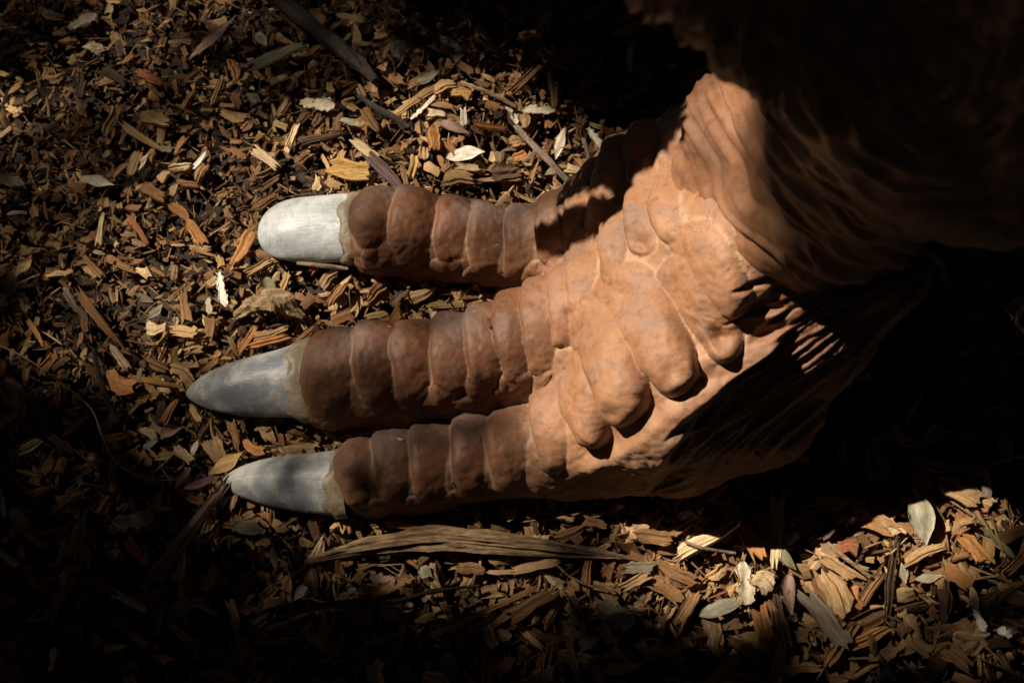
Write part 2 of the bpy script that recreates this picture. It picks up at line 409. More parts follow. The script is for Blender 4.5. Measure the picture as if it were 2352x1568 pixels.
base = unproj(1500, 780, 0)
root = bpy.data.objects.new('foot_sculpture', None); COL.objects.link(root); root.location = base
root['label'] = 'giant terracotta three-toed foot sculpture with silver claws and shaggy leg, resting on wood chips'
root['category'] = 'sculpture'
def under_root(o): o.parent = root; o.matrix_parent_inverse = Matrix.Translation(-Vector(base))
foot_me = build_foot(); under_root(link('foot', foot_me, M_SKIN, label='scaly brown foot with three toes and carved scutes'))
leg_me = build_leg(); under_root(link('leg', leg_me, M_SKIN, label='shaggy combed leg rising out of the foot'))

# claws -----------------------------------------------------------
def claw(base_uv, tip_uv, half, zb, zt, blunt, hz, flare, mat, label, roofy):
    a = unproj(*base_uv, zb); b = unproj(*tip_uv, zt)
    hw = half * ((a - CAM) @ fw) / FPX
    ax = b - a; L = np.linalg.norm(ax); ax /= L
    side = np.cross([0, 0, 1], ax); side /= np.linalg.norm(side); nz = np.cross(ax, side)
    nr, ns = 60, 72; V = []
    T = 1 - (1 - np.linspace(0, 1, nr)) ** 1.7
    for t in T:
        if blunt: wv = (1 - t ** 4.6) ** .5
        else: wv = (1 - t ** 2.15) ** .62
        wv = max(wv, .0) * (1 + flare * max(0, 1 - t / .3) ** 2)
        hv = hz * (max(1 - t ** (3.2 if blunt else 1.7), 0) ** (.55 if blunt else .7))
        c = a + ax * (L * t)
        for k in range(ns):
            ph = 2 * math.pi * k / ns; cs, sn = math.cos(ph), math.sin(ph)
            e = 2.0 if blunt else roofy
            q = (abs(cs) ** e + abs(sn) ** e) ** (-1 / e) if sn > 0 else 1
            dn = .7 if sn < 0 else 1
            wob = 1 + .010 * math.sin(3 * ph + 5 * t) + .008 * math.sin(7 * ph + 9 * t)
            V.append(c + side * (cs * q * hw * wv * wob) + nz * (sn * q * hw * hv * dn * wob))
    F = [(i * ns + k, i * ns + (k + 1) % ns, (i + 1) * ns + (k + 1) % ns, (i + 1) * ns + k) for i in range(nr - 1) for k in range(ns)]
    F += [tuple(range(ns))[::-1]]
    V = np.array(V) - a
    me = mesh_np('claw', V, F, True)
    o = link('claw', me, mat, label=label); o.parent = root; o.location = a - base
    # dried glue collar, ragged on the claw side
    V = []; ns = 90
    for j, (t, g) in enumerate(((-.12, 1.0), (-.05, 1.06), (-.01, 1.075), (.03, 1.04), (.05, .97))):
        for k in range(ns):
            ph = 2 * math.pi * k / ns; cs, sn = math.cos(ph), math.sin(ph)
            e = 2.0 if blunt else roofy
            q = (abs(cs) ** e + abs(sn) ** e) ** (-1 / e) if sn > 0 else 1
            rag = (random.uniform(-.010, .010) + .05 * math.sin(ph * 5 + 1.3 * L * 100) * math.sin(ph * 2 + 1)) if j >= 3 else 0
            g2 = g + random.uniform(-.008, .008) + .02 * math.sin(ph * 3 + j)
            wv = (1 + flare * max(0, 1 - t / .3) ** 2) * g2
            V.append(ax * (L * (t + rag)) + side * (cs * q * hw * wv) + nz * (sn * q * hw * hz * g2))
    F = [(i * ns + k, i * ns + (k + 1) % ns, (i + 1) * ns + (k + 1) % ns, (i + 1) * ns + k) for i in range(4) for k in range(ns)]
    me = mesh_np('glue_collar', V, F, True)
    o2 = link('glue_collar', me, M_GLUE, parent=o)
M_GLUE = plain_mat('dried_glue', (.13, .095, .06), (.26, .205, .14), 45, .5)
claw((806, 523), (593, 531), 83, .052, .034, True, .62, .0, claw_mat('claw_pale', (.33, .35, .37), (.52, .53, .53)), 'blunt chalk-white claw of the upper toe', 2.0)
claw((690, 874), (427, 903), 80, .060, .036, False, .86, .14, claw_mat('claw_grey', (.17, .18, .20), (.40, .39, .37)), 'pointed grey claw of the middle toe, longest of the three', 1.72)
claw((775, 1108), (511, 1103), 72, .052, .036, False, .80, .06, claw_mat('claw_silver', (.22, .23, .25), (.50, .49, .455)), 'pointed silver claw of the lower toe', 1.72)

# ---------------------------------------------------------------- ground
def build_ground():
    xs = np.concatenate([[-60, -20, -6], np.linspace(-2.4, 2.6, 150), [6, 20, 60]])
    ys = np.concatenate([[-60, -20, -6], np.linspace(-2.2, 2.4, 140), [6, 20, 60]])
    X, Y = np.meshgrid(xs, ys, indexing='ij'); P = np.stack([X.ravel(), Y.ravel(), np.zeros(X.size)], 1)
    P[:, 2] = -.012 + .008 * vnoise(P * 5) + .006 * vnoise(P * 17)
    nx, ny = len(xs), len(ys); i = np.arange(nx - 1)[:, None] * ny + np.arange(ny - 1)[None]
    i = i.ravel(); F = np.stack([i, i + ny, i + ny + 1, i + 1], 1)
    return mesh_np('ground', P, F, True)
link('ground', build_ground(), plain_mat('dark_soil', (.018, .011, .007), (.05, .03, .018), 60, .95, .01), kind='structure')

# ---------------------------------------------------------------- wood chips
def chip_template(r, nr, top):
    """unit chip: length 1 on x, width 1 on y, thickness 1 on z; long split facets, torn ends"""
    ys = np.linspace(-.5, .5, top); ys[1:-1] += r.uniform(-.08, .08, top - 2)
    zt = .5 + r.uniform(-.45, .12, top); zb = -.5 + r.uniform(-.1, .4, top)
    sec = [(y, z) for y, z in zip(ys, zt)] + [(y, z) for y, z in zip(ys[::-1], zb[::-1])]
    n = len(sec); V = []
    endA = r.uniform(-.16, .10, top); endB = r.uniform(-.10, .16, top)
    if r.random() < .5: s = r.uniform(-.3, .3); endA += s * ys
    if r.random() < .5: s = r.uniform(-.3, .3); endB += s * ys
    endA = np.concatenate([endA, endA[::-1] + r.uniform(-.04, .04, top)]); endB = np.concatenate([endB, endB[::-1] + r.uniform(-.04, .04, top)])
    bend = r.normal(0, .25); tw = r.uniform(-.4, .4); tap = r.uniform(-.5, .5); zb_ = r.normal(0, .7); ph = r.uniform(0, 6.28); pinch = r.uniform(-.1, .35, 2); lat = 0
    for i in range(nr):
        t = i / (nr - 1); x = t - .5; lat += r.uniform(-.07, .07)
        wsc = (1 + tap * x) * r.uniform(.82, 1.1) * (1 - pinch[0] * (i == 0)) * (1 - pinch[1] * (i == nr - 1)); off = lat
        zs = 1 if 0 < i < nr - 1 else r.uniform(.4, .9)
        for k, (y, z) in enumerate(sec):
            xx = x + (endA[k] if i == 0 else endB[k] if i == nr - 1 else r.uniform(-.3, .3) / nr * .6)
            yy = y * wsc + off + bend * (x * x - .1) * 1.6 + .06 * math.sin(6 * x + ph); zz = z * zs + r.uniform(-.05, .05) + zb_ * (x * x - .08) + tw * x * y * 4
            V.append((xx, yy, zz))
    F = []
    for i in range(nr - 1):
        for k in range(n):
            a, b = i * n + k, i * n + (k + 1) % n; c, d = b + n, a + n
            F += [(a, b, c), (a, c, d)] if (i + k) % 2 else [(a, b, d), (b, c, d)]
    for k in range(top - 1):
        a, b, c, d = k, k + 1, n - 2 - k, n - 1 - k
        F += [(a, c, b), (a, d, c)]
        o = (nr - 1) * n; F += [(o + a, o + b, o + c), (o + a, o + c, o + d)]
    return np.array(V), np.array(F)[:, ::-1]
def leaf_template(r, kind=0, nx=9, ny=5):
    V = []
    fold = r.uniform(.0, .5); curl = r.uniform(-1.0, 1.6); ycurl = r.uniform(-.6, .9); sk = r.uniform(-.3, .3); wv = r.uniform(0, 6); rag = r.uniform(-.4, .4, nx); pe = r.uniform(.45, .8)
    for side in (0, 1):
        for i in range(nx):
            t = i / (nx - 1)
            if kind == 0: wd = 1.05 * (t + .01) ** pe * (1.01 - t) ** 1.05 * 1.2
            elif kind == 1: wd = .42 * (math.sin(math.pi * min(.99, t + .01)) ** 1.3) + .03
            else: wd = .36 * min(1, 4 * t + .35) * min(1, 4 * (1 - t) + .3) * (1 + rag[i])
            for j in range(ny):
                y = (j / (ny - 1) * 2 - 1) * wd
                jit = r.uniform(-.08, .08) if (kind == 2 and j in (0, ny - 1)) else r.uniform(-.012, .012)
                x = t - .5
                z = fold * abs(y) * .7 + curl * (x * x - .08) * .6 + ycurl * y * y * 1.6 + .06 * math.sin(7 * x + wv) * (1 + 3 * y) + .05 * math.sin(11 * y + 5 * x + wv)
                V.append((x, y + jit + sk * (x * x - .1), z - side * .012))
    n = nx * ny; F = []
    for i in range(nx - 1):
        for j in range(ny - 1):
            a = i * ny + j; b = a + 1; c = a + ny + 1; d = a + ny
            F += [(a, d, c), (a, c, b), (n + a, n + b, n + c), (n + a, n + c, n + d)]
    # rim
    rim = [i * ny for i in range(nx)] + [(nx - 1) * ny + j for j in range(1, ny)] + [i * ny + ny - 1 for i in range(nx - 2, -1, -1)] + [j for j in range(ny - 2, 0, -1)]
    for k in range(len(rim)):
        a, b = rim[k], rim[(k + 1) % len(rim)]; F += [(a, b, n + b), (a, n + b, n + a)]
    return np.array(V), np.array(F)
def add_stem(V, F, r, ln=.35):
    V = V.tolist(); F = F.tolist(); o = len(V); m = 4; L = 4; s = r.uniform(-.3, .3)
    for i in range(L):
        t = i / (L - 1); x = .44 + ln * t; y = s * t * t * ln; rad = .022 * (1 - .4 * t)
        for k in range(m):
            a = 2 * math.pi * k / m; V.append((x, y + rad * math.cos(a), .0 + rad * math.sin(a) + .1 * t * t))
    for i in range(L - 1):
        for k in range(m):
            a, b = o + i * m + k, o + i * m + (k + 1) % m; F += [(a, b, b + m), (a, b + m, a + m)]
    return np.array(V), np.array(F)

WOOD = 1.0 * np.array([(.44, .28, .145), (.36, .205, .10), (.60, .41, .22), (.30, .155, .07), (.20, .11, .055), (.44, .27, .13), (.12, .06, .03), (.68, .50, .29), (.34, .23, .14), (.34, .175, .08), (.50, .32, .15), (.09, .05, .032)])
WPRB = np.array([.14, .14, .09, .12, .10, .10, .06, .04, .06, .08, .05, .02]); WPRB /= WPRB.sum()
LEAFC = np.array([(.36, .28, .18), (.50, .42, .30), (.30, .19, .11), (.24, .20, .13), (.20, .12, .06), (.58, .51, .39)])
def rot_mats(yaw, pitch, roll):
    cy, sy, cp, sp, cr, sr = np.cos(yaw), np.sin(yaw), np.cos(pitch), np.sin(pitch), np.cos(roll), np.sin(roll)
    R = np.empty((len(yaw), 3, 3))
    R[:, 0, 0] = cy * cp; R[:, 0, 1] = cy * sp * sr - sy * cr; R[:, 0, 2] = cy * sp * cr + sy * sr
    R[:, 1, 0] = sy * cp; R[:, 1, 1] = sy * sp * sr + cy * cr; R[:, 1, 2] = sy * sp * cr - cy * sr
    R[:, 2, 0] = -sp; R[:, 2, 1] = cp * sr; R[:, 2, 2] = cp * cr
    return R
def szf(x, y):                              # chips run coarser towards the lower right of the photo
    return np.clip(.92 + .26 * (x * .8 - y * .9), .68, 1.45)
def scatter(templates, n, Lr, Wr, Tr, zr, tilt, cols, prob, area=(-1.25, -1.05, 1.35, 1.35), band=None):
    allV, allF, allG, allC = [], [], [], []; off = 0
    per = n // len(templates)
    for (V, F) in templates:
        x = rng.uniform(area[0], area[2], per); y = rng.uniform(area[1], area[3], per)
        s = szf(x, y)
        L = rng.uniform(*Lr, per) * s; W = np.minimum(rng.uniform(*Wr, per) * s, L * .8); T = np.minimum(rng.uniform(*Tr, per) * s, W * .8)
        z = rng.uniform(*zr, per)
        P = np.stack([x, y, np.full(per, .03)], 1)
        f_ = sdf_foot(P); keep = f_ > L * .18 if band is None else (f_ > band[0] + L * .2) & (f_ < band[1])
        x, y, z, L, W, T = (q[keep] for q in (x, y, z, L, W, T)); m = len(x)
        R = rot_mats(rng.uniform(0, 2 * np.pi, m), rng.normal(0, tilt, m), rng.normal(0, tilt * 1.3, m))
        v = V[None] * np.stack([L, W, T], 1)[:, None]
        v = np.einsum('nij,nkj->nki', R, v) + np.stack([x, y, z], 1)[:, None]
        allV.append(v.reshape(-1, 3)); k = len(V)
        allF.append((F[None] + (np.arange(m) * k)[:, None, None] + off).reshape(-1, 3)); off += m * k
        g = V[None] + rng.uniform(-50, 50, (m, 1, 3)); allG.append(g.reshape(-1, 3))
        c = cols[rng.choice(len(cols), m, p=prob)] * rng.uniform(.75, 1.2, (m, 1)); allC.append(np.repeat(c, k, 0))
    return allV, allF, allG, allC, off
def stuff_mesh(name, groups, mat, label):
    V, F, G, C = [], [], [], []; off = 0
    for a, b, g, c, n in groups:
        V += a; F += [f + off for f in b]; G += g; C += c; off += n
    V, F, G, C = map(np.concatenate, (V, F, G, C))
    me = mesh_np(name, V, F, False)
    a = me.attributes.new('gc', 'FLOAT_VECTOR', 'POINT'); a.data.foreach_set('vector', G.astype(np.float32).ravel())
    a = me.attributes.new('tint', 'FLOAT_COLOR', 'POINT'); a.data.foreach_set('color', np.concatenate([C, np.ones((len(C), 1))], 1).astype(np.float32).ravel())
    return link(name, me, mat, label=label, kind='stuff')
r0 = np.random.default_rng(5)
small = [chip_template(r0, 3, 3) for _ in range(30)]
med = [chip_template(r0, 4, 4) for _ in range(48)]
big = [chip_template(r0, 5, 6) for _ in range(24)]
leafT = [leaf_template(r0, k % 3, 6, 4) for k in range(12)]
lp = np.full(6, 1 / 6)
stuff_mesh('wood_mulch', [
    scatter(small, 34000, (.008, .026), (.003, .009), (.001, .005), (.0, .024), .40, WOOD, WPRB),
    scatter(med, 9500, (.018, .048), (.007, .022), (.004, .010), (.0, .030), .32, WOOD, WPRB),
    scatter(small, 6500, (.018, .06), (.0012, .0035), (.001, .002), (.008, .032), .22, WOOD, WPRB),
    scatter(big, 2000, (.026, .052), (.011, .026), (.005, .012), (.006, .030), .22, WOOD, WPRB),
    scatter(small, 9000, (.008, .022), (.002, .007), (.002, .005), (.020, .040), .5, WOOD, WPRB, (-.85, -.45, .6, .45), (-.012, .022)),
    scatter(med, 2600, (.015, .04), (.004, .012), (.002, .007), (.020, .040), .45, WOOD, WPRB, (-.85, -.45, .6, .45), (-.004, .03)),
    scatter(leafT, 260, (.020, .045), (.010, .022), (.010, .02), (.016, .036), .30, LEAFC, lp),
    ], M_WOODM, 'bed of brown wood chips and bark mulch covering the ground')

# ---------------------------------------------------------------- single chips, leaves, twigs
CN = {'tan': ((.50, .33, .17), 'tan'), 'pale': ((.72, .56, .36), 'pale'), 'orange': ((.52, .25, .09), 'orange-brown'), 'brown': ((.33, .18, .08), 'brown'),
      'dark': ((.11, .065, .04), 'dark brown'), 'red': ((.36, .14, .06), 'reddish brown'), 'ochre': ((.46, .29, .10), 'ochre yellow'), 'grey': ((.27, .225, .17), 'grey'),
      'white': ((.80, .76, .68), 'white'), 'cream': ((.66, .58, .44), 'cream'), 'mauve': ((.28, .18, .15), 'mauve brown'), 'olive': ((.17, .16, .08), 'olive green'),
      'greygreen': ((.34, .32, .24), 'grey-green'), 'purple': ((.13, .085, .085), 'purplish dark')}
REG = [('left of the white claw', 440, 540), ('above the white claw', 660, 330), ('above the upper toe', 1020, 330), ('between upper and middle toes', 950, 690), ('left of the grey claw tip', 240, 880),
       ('below the grey claw', 540, 1010), ('left of the lower claw tip', 350, 1130), ('below the lower claw', 580, 1270), ('beside the lower toe', 1050, 1185), ('near the bottom left corner', 250, 1450),
       ('at the bottom middle', 1050, 1450), ('in the sunlit lower right', 1850, 1220), ('near the bottom right corner', 2150, 1450), ('at the lower right edge', 2280, 1150),
       ('in the upper left corner', 180, 150), ('in the shade left of the leg', 1330, 120), ('near the left edge', 80, 600), ('near the top edge', 720, 80), ('in the gap right of the white claw', 600, 700), ('below the long bark strip', 1250, 1330), ('in shadow behind the heel', 2100, 900)]
def where(u, v): return min(REG, key=lambda q: (q[1] - u) ** 2 + (q[2] - v) ** 2)[0]
def slant(a):
    a = (math.degrees(a) + 180) % 180
    return 'level' if a < 18 or a > 162 else 'slanting up right' if a < 68 else 'upright' if a < 112 else 'slanting down right'
USED = {}
r1 = np.random.default_rng(21)
CT = []
for k in range(26):
    V, F = chip_template(r1, 6, 7); CT.append(mesh_np('wood_chip', V, F))
LT = []
for k in range(16):
    V, F = leaf_template(r1, k % 3, 13, 7)
    if k % 4 == 1: V, F = add_stem(V, F, r1)
    LT.append(mesh_np('dry_leaf', V, F, True))
for m_ in CT: m_.materials.append(M_WOODO)
for m_ in LT: m_.materials.append(M_LEAFO)
def settle(x, y): return .030 + .004 * float(vnoise(np.array([[x * 9, y * 9, 0]]))[0])
def lie(kind, u1, v1, u2, v2, wd, ck, label=None, lift=0, tmpl=None):
    a, b = unproj(u1, v1, .032), unproj(u2, v2, .032); c = (a + b) / 2; d = b - a; L = np.linalg.norm(d)
    W = wd * ((c - CAM) @ fw) / FPX
    me = (LT if kind == 'leaf' else CT)[int(r1.integers(0, 16 if kind == 'leaf' else 26)) if tmpl is None else tmpl]
    nm = 'dry_leaf' if kind == 'leaf' else 'wood_chip'
    o = bpy.data.objects.new(nm, me); COL.objects.link(o)
    T = W * r1.uniform(.8, 1.2) if kind == 'leaf' else min(.5 * W, .008) * r1.uniform(.8, 1.3)
    o.location = (c[0], c[1], settle(c[0], c[1]) + lift + (T * .1) + (.007 if label and 'shade' not in label else .002))
    ang = math.atan2(d[1], d[0])
    o.rotation_euler = (r1.normal(0, .12), r1.normal(0, .08) - (.0 if not lift else .08), ang)
    if kind == 'leaf': o.scale = (L * 1.0, W * 1.05, W * .9)
    else: o.scale = (L * .95, W, T)
    rgb = np.array(CN[ck][0]) * r1.uniform(.88, 1.12); o.color = (*rgb, 1)
    big_ = 'long ' if L > .09 else 'large ' if W > .03 else 'small ' if L < .035 else ''
    if label is None:
        label = f"{big_}{CN[ck][1]} {'dry leaf' if kind == 'leaf' else 'wood chip'} {slant(ang)} {where((u1 + u2) / 2, (v1 + v2) / 2)}"
    o['label'] = label; o['category'] = 'leaf' if kind == 'leaf' else 'wood chip'
    o['group'] = 'dry leaves fallen on the mulch' if kind == 'leaf' else 'larger wood chips lying on the mulch'
    USED.setdefault(label, []).append(o)
    return o
C_, L_ = 'chip', 'leaf'
HERO = [
 (L_,439,145,544,36,32,'mauve','long mauve-brown pointed leaf lying high near the top left'),(C_,576,160,693,110,26,'greygreen','flat grey-green bark flake right of the mauve leaf at the top'),
 (L_,690,238,770,246,32,'cream','tan curled leaf with a stalk lying above the white claw'),(L_,1024,362,1116,356,46,'white','broad white leaf, brightest of all, above the upper toe'),
 (L_,502,627,522,710,24,'white','narrow white curled leaf between the white and the grey claw'),(L_,2128,1254,2096,1118,66,'greygreen','big pale grey leaf with a midrib standing in the lower right sunlight'),
 (L_,1605,1412,1712,1380,46,'greygreen','pale blue-grey torn leaf left of the cream folded leaf at the bottom'),(L_,1704,1292,1718,1392,42,'cream','cream folded leaf standing beside the blue-grey torn leaf'),
 (L_,1782,1258,1828,1312,28,'olive','small olive green leaf below the bright upright splinter'),
 (C_,1884,1180,1890,1236,52,'purple','purplish flaky bark lump among the sunlit chips'),(C_,1925,1256,1966,1258,34,'red','dark red rounded bark crumb below the seed pod'),
 (C_,1786,1148,1776,1294,30,'pale','bright straw-coloured splinter standing upright in the lower right sun'),(C_,1655,1140,1740,1275,34,'orange','stout orange-brown splinter leaning beside the shadow edge of the heel'),
 (C_,1552,1276,1684,1204,32,'pale','pale split stick leaning against the orange-brown splinter'),(C_,1866,1153,1940,1165,24,'pale','short bright block under the shadow edge'),
 (C_,2156,1112,2252,1150,50,'tan','thick tan block with open grain near the right edge'),(C_,2115,1064,2258,1082,34,'red','reddish brown slab half in the shade at the right'),
 (C_,2082,1288,2162,1256,24,'tan','short tan stick below the big grey leaf'),(C_,2055,1241,2037,1416,20,'dark','dark rounded stick standing upright right of the sunlit patch'),
 (C_,1732,1318,1776,1346,44,'pale','frayed pale chip right of the cream folded leaf'),(C_,1463,1233,1545,1237,36,'brown',None),(C_,1887,1280,1972,1329,28,'tan',None),
 (C_,1895,1311,1944,1410,56,'tan','gnarled broad tan slab in the lower right'),(C_,1845,1366,1944,1477,42,'grey','rough weathered slab slanting below the gnarled tan slab'),
 (C_,2022,1317,1960,1414,26,'brown',None),(C_,1740,1397,1769,1496,38,'orange',None),(C_,1777,1366,1808,1485,32,'dark',None),(L_,1810,1319,1817,1418,30,'mauve',None),
 (C_,1955,1350,1978,1395,30,'orange',None),(C_,1513,1296,1593,1336,28,'brown',None),(C_,1628,1328,1664,1306,26,'tan',None),(C_,1740,1172,1770,1240,22,'tan',None),
 (C_,1811,1195,1860,1160,26,'tan',None),(L_,1810,1250,1836,1225,18,'white',None),(C_,2030,1195,2070,1225,26,'pale',None),(C_,1960,1160,2000,1180,20,'tan',None),
 (L_,2240,1190,2330,1280,22,'olive',None),(C_,2200,1110,2290,1240,14,'tan',None),(C_,2210,1230,2270,1290,34,'orange',None),(C_,2170,1300,2225,1345,34,'orange',None),
 (L_,2100,1330,2165,1320,26,'cream',None),(L_,2235,1400,2260,1450,22,'white','small white pointed leaf near the right edge'),(L_,2290,1445,2325,1460,26,'white',None),(C_,2080,1420,2130,1500,40,'tan',None),
 (C_,1960,1480,2040,1440,30,'orange',None),(L_,2230,1340,2245,1410,22,'tan',None),(C_,2150,1480,2230,1530,44,'brown',None),
 (C_,994,300,998,346,30,'orange','chunky orange block left of the broad white leaf'),(C_,1026,326,1044,356,15,'orange',None),(C_,1050,385,1101,388,18,'pale',None),(C_,1022,412,1084,410,34,'tan',None),
 (C_,1133,400,1190,396,38,'dark','dark square chip under the stalk of the broad white leaf'),(C_,1199,262,1202,294,32,'tan',None),(C_,1172,330,1200,318,30,'tan',None),
 (C_,758,388,846,392,44,'ochre','wide ochre slab with open grain above the white claw'),(C_,808,322,866,358,20,'pale',None),(C_,845,357,922,436,26,'purple','dark purplish bark piece touching the tip of the upper toe'),
 (C_,664,338,683,287,16,'pale',None),(C_,1040,214,1078,220,26,'ochre','small yellow block with cross cracks above the upper toe'),(C_,1352,150,1424,222,54,'dark','big dark slab in the shade left of the leg'),
 (C_,1178,210,1248,150,22,'brown','square-cut stick at the shade edge above the upper toe'),(C_,900,272,998,197,16,'tan',None),(L_,943,274,1002,217,14,'cream',None),(L_,1197,252,1275,260,28,'cream','half-shaded cream leaf crossed by two stalks'),
 (L_,1295,295,1276,366,26,'cream',None),(L_,1349,295,1389,346,22,'cream',None),(C_,1430,322,1486,336,20,'pale',None),(C_,1271,420,1306,456,28,'tan',None),
 (C_,905,130,935,95,42,'grey','pale rounded lump in the shade near the top'),(C_,1000,95,1060,120,44,'grey',None),(L_,960,190,1010,160,28,'grey',None),(C_,1000,205,1044,190,30,'tan',None),
 (L_,1010,280,1080,310,26,'mauve',None),(C_,1090,285,1160,300,18,'red',None),(C_,690,320,735,335,18,'dark',None),(C_,690,332,795,308,17,'dark','crumbly dark bark strip above the white claw'),
 (C_,1064,252,1066,290,15,'white',None),(C_,985,260,1020,265,18,'cream',None),(C_,1170,255,1180,290,16,'dark',None),(L_,1163,235,1190,290,16,'cream',None),(C_,1370,250,1350,215,20,'dark',None),
 (C_,1265,165,1275,240,16,'brown',None),(C_,1100,410,1190,412,10,'tan',None),(C_,1190,445,1240,470,10,'tan',None),(C_,1020,470,1150,460,8,'brown',None),(C_,1420,290,1440,370,12,'tan',None),
 (C_,1395,300,1420,350,18,'red',None),(C_,1300,385,1345,400,18,'pale',None),(L_,1250,400,1290,380,20,'olive',None),(C_,925,380,935,440,12,'brown',None),(C_,1210,350,1240,392,14,'brown',None),(C_,1180,365,1205,350,20,'orange',None),
 (C_,181,672,269,790,20,'brown','long brown splinter slanting down at the left'),(C_,146,665,192,724,16,'grey',None),(C_,254,797,295,845,18,'pale',None),(C_,248,862,304,898,44,'orange','broad orange-brown slab left of the grey claw tip'),
 (C_,542,607,580,538,28,'orange','orange chip standing at the end of the white claw'),(C_,568,629,621,603,20,'tan',None),(C_,390,760,452,763,28,'tan',None),(C_,335,752,379,754,32,'pale',None),(C_,549,812,584,753,14,'orange',None),
 (C_,577,775,654,757,18,'tan',None),(C_,577,794,661,776,20,'orange',None),(C_,300,864,416,892,12,'orange',None),(C_,372,973,408,921,16,'orange',None),(C_,18,868,52,965,44,'brown',None),
 (L_,340,733,374,698,22,'grey',None),(L_,374,1000,422,984,28,'mauve','mauve flat leaf below the grey claw tip'),(L_,330,1030,368,1006,18,'greygreen',None),(C_,325,982,362,1004,18,'pale',None),
 (C_,500,452,520,440,14,'tan',None),(C_,395,395,440,385,20,'pale','short pale block left of the upper corner of the white claw'),(C_,330,430,380,460,28,'brown',None),(C_,320,350,300,400,24,'tan',None),(L_,312,395,340,355,22,'cream',None),
 (L_,435,395,478,350,16,'white',None),(L_,182,408,262,425,28,'cream',None),(L_,0,410,60,425,34,'grey',None),(C_,325,270,388,278,34,'tan','squarish tan chip in the upper left'),(C_,280,290,372,345,16,'tan',None),
 (L_,240,120,200,105,34,'grey',None),(L_,160,70,220,30,38,'grey',None),(L_,190,110,250,112,22,'tan',None),(L_,590,80,615,108,26,'cream',None),(C_,650,30,690,65,20,'brown',None),
 (C_,620,190,660,175,14,'pale',None),(L_,565,215,600,235,26,'grey',None),(L_,60,590,130,690,0,'grey',None),(C_,470,380,450,420,26,'brown',None),(L_,15,640,75,600,36,'tan',None),(C_,240,590,310,620,18,'brown',None),
 (C_,430,510,470,560,26,'orange',None),(C_,395,470,430,500,22,'orange',None),(L_,610,640,640,700,30,'olive','olive brown leaf between the white claw and the curved driftwood'),(C_,640,690,660,630,18,'tan',None),
 (C_,935,690,998,672,26,'tan',None),(C_,1040,665,1060,700,16,'tan',None),(C_,990,705,1130,690,12,'tan',None),(C_,1055,690,1170,672,10,'brown',None),(L_,940,660,900,705,22,'dark',None),(C_,845,690,880,650,24,'brown',None),(C_,790,655,760,700,22,'brown',None),
 (C_,520,1122,362,1314,30,'mauve','long torn mauve bark sliver below the lower claw tip'),(L_,262,1203,357,1195,42,'grey','broad grey-brown leaf in the lower left gloom'),(L_,172,1268,200,1160,26,'grey',None),(L_,539,1208,611,1220,44,'grey','jagged grey leaf just below the lower claw'),
 (L_,375,1408,482,1372,34,'grey',None),(C_,272,1367,342,1402,18,'white','small whitish flaking chip in the dark lower left'),(L_,482,1092,562,1042,42,'ochre','ochre leaf tucked under the tip of the lower claw'),
 (C_,495,1010,520,1070,26,'tan',None),(C_,470,1015,500,1060,20,'tan',None),(C_,560,1015,605,1040,24,'orange',None),(L_,455,1010,440,1050,18,'cream',None),(C_,405,1030,440,1060,22,'pale',None),(C_,530,970,545,1030,18,'brown',None),
 (C_,889,1205,962,1210,18,'ochre','short yellow-tan block under the lower toe'),(C_,1028,1189,1111,1152,18,'orange','frayed golden splinter leaning on the lower toe'),(C_,1116,1157,1186,1153,13,'tan',None),(L_,1168,1200,1182,1164,30,'cream','small pointed cream leaf beside the lower toe'),
 (L_,989,1165,1024,1197,22,'grey',None),(C_,1222,1164,1234,1226,11,'dark',None),(C_,1277,1178,1314,1195,24,'tan',None),(C_,1277,1238,1344,1214,24,'brown',None),(C_,1315,1168,1389,1184,26,'grey',None),(C_,1342,1195,1390,1210,22,'brown',None),
 (C_,1178,1311,1277,1294,22,'tan',None),(C_,1174,1417,1273,1367,34,'brown','broad brown slab slanting up below the long bark strip'),(C_,970,1471,1223,1355,13,'brown','very long thin brown splinter at the bottom middle'),(C_,846,1371,945,1326,26,'brown',None),
 (L_,958,1301,991,1323,34,'greygreen',None),(L_,676,1379,709,1334,24,'white',None),(L_,780,1377,817,1350,20,'cream',None),(L_,879,1396,920,1425,38,'mauve',None),(L_,850,1323,908,1336,32,'mauve',None),(L_,696,1446,750,1487,24,'greygreen',None),
 (C_,1437,1307,1506,1301,28,'grey',None),(C_,1429,1350,1489,1321,26,'tan',None),(L_,1369,1392,1456,1435,60,'grey','wide flat grey-brown leaf at the bottom right of the bark strip'),(C_,1000,1350,1035,1410,16,'orange',None),(C_,800,1300,790,1270,26,'brown',None),
 (C_,1560,1430,1600,1360,28,'brown',None),(C_,1500,1340,1560,1380,28,'brown',None),(L_,1330,1480,1380,1460,36,'grey',None),(C_,1100,1450,1180,1400,20,'brown',None),(C_,1115,1440,1140,1480,26,'tan',None),(C_,1050,1300,1110,1310,26,'brown',None)]
for h in HERO:
    if h[5] > 0: lie(*h)
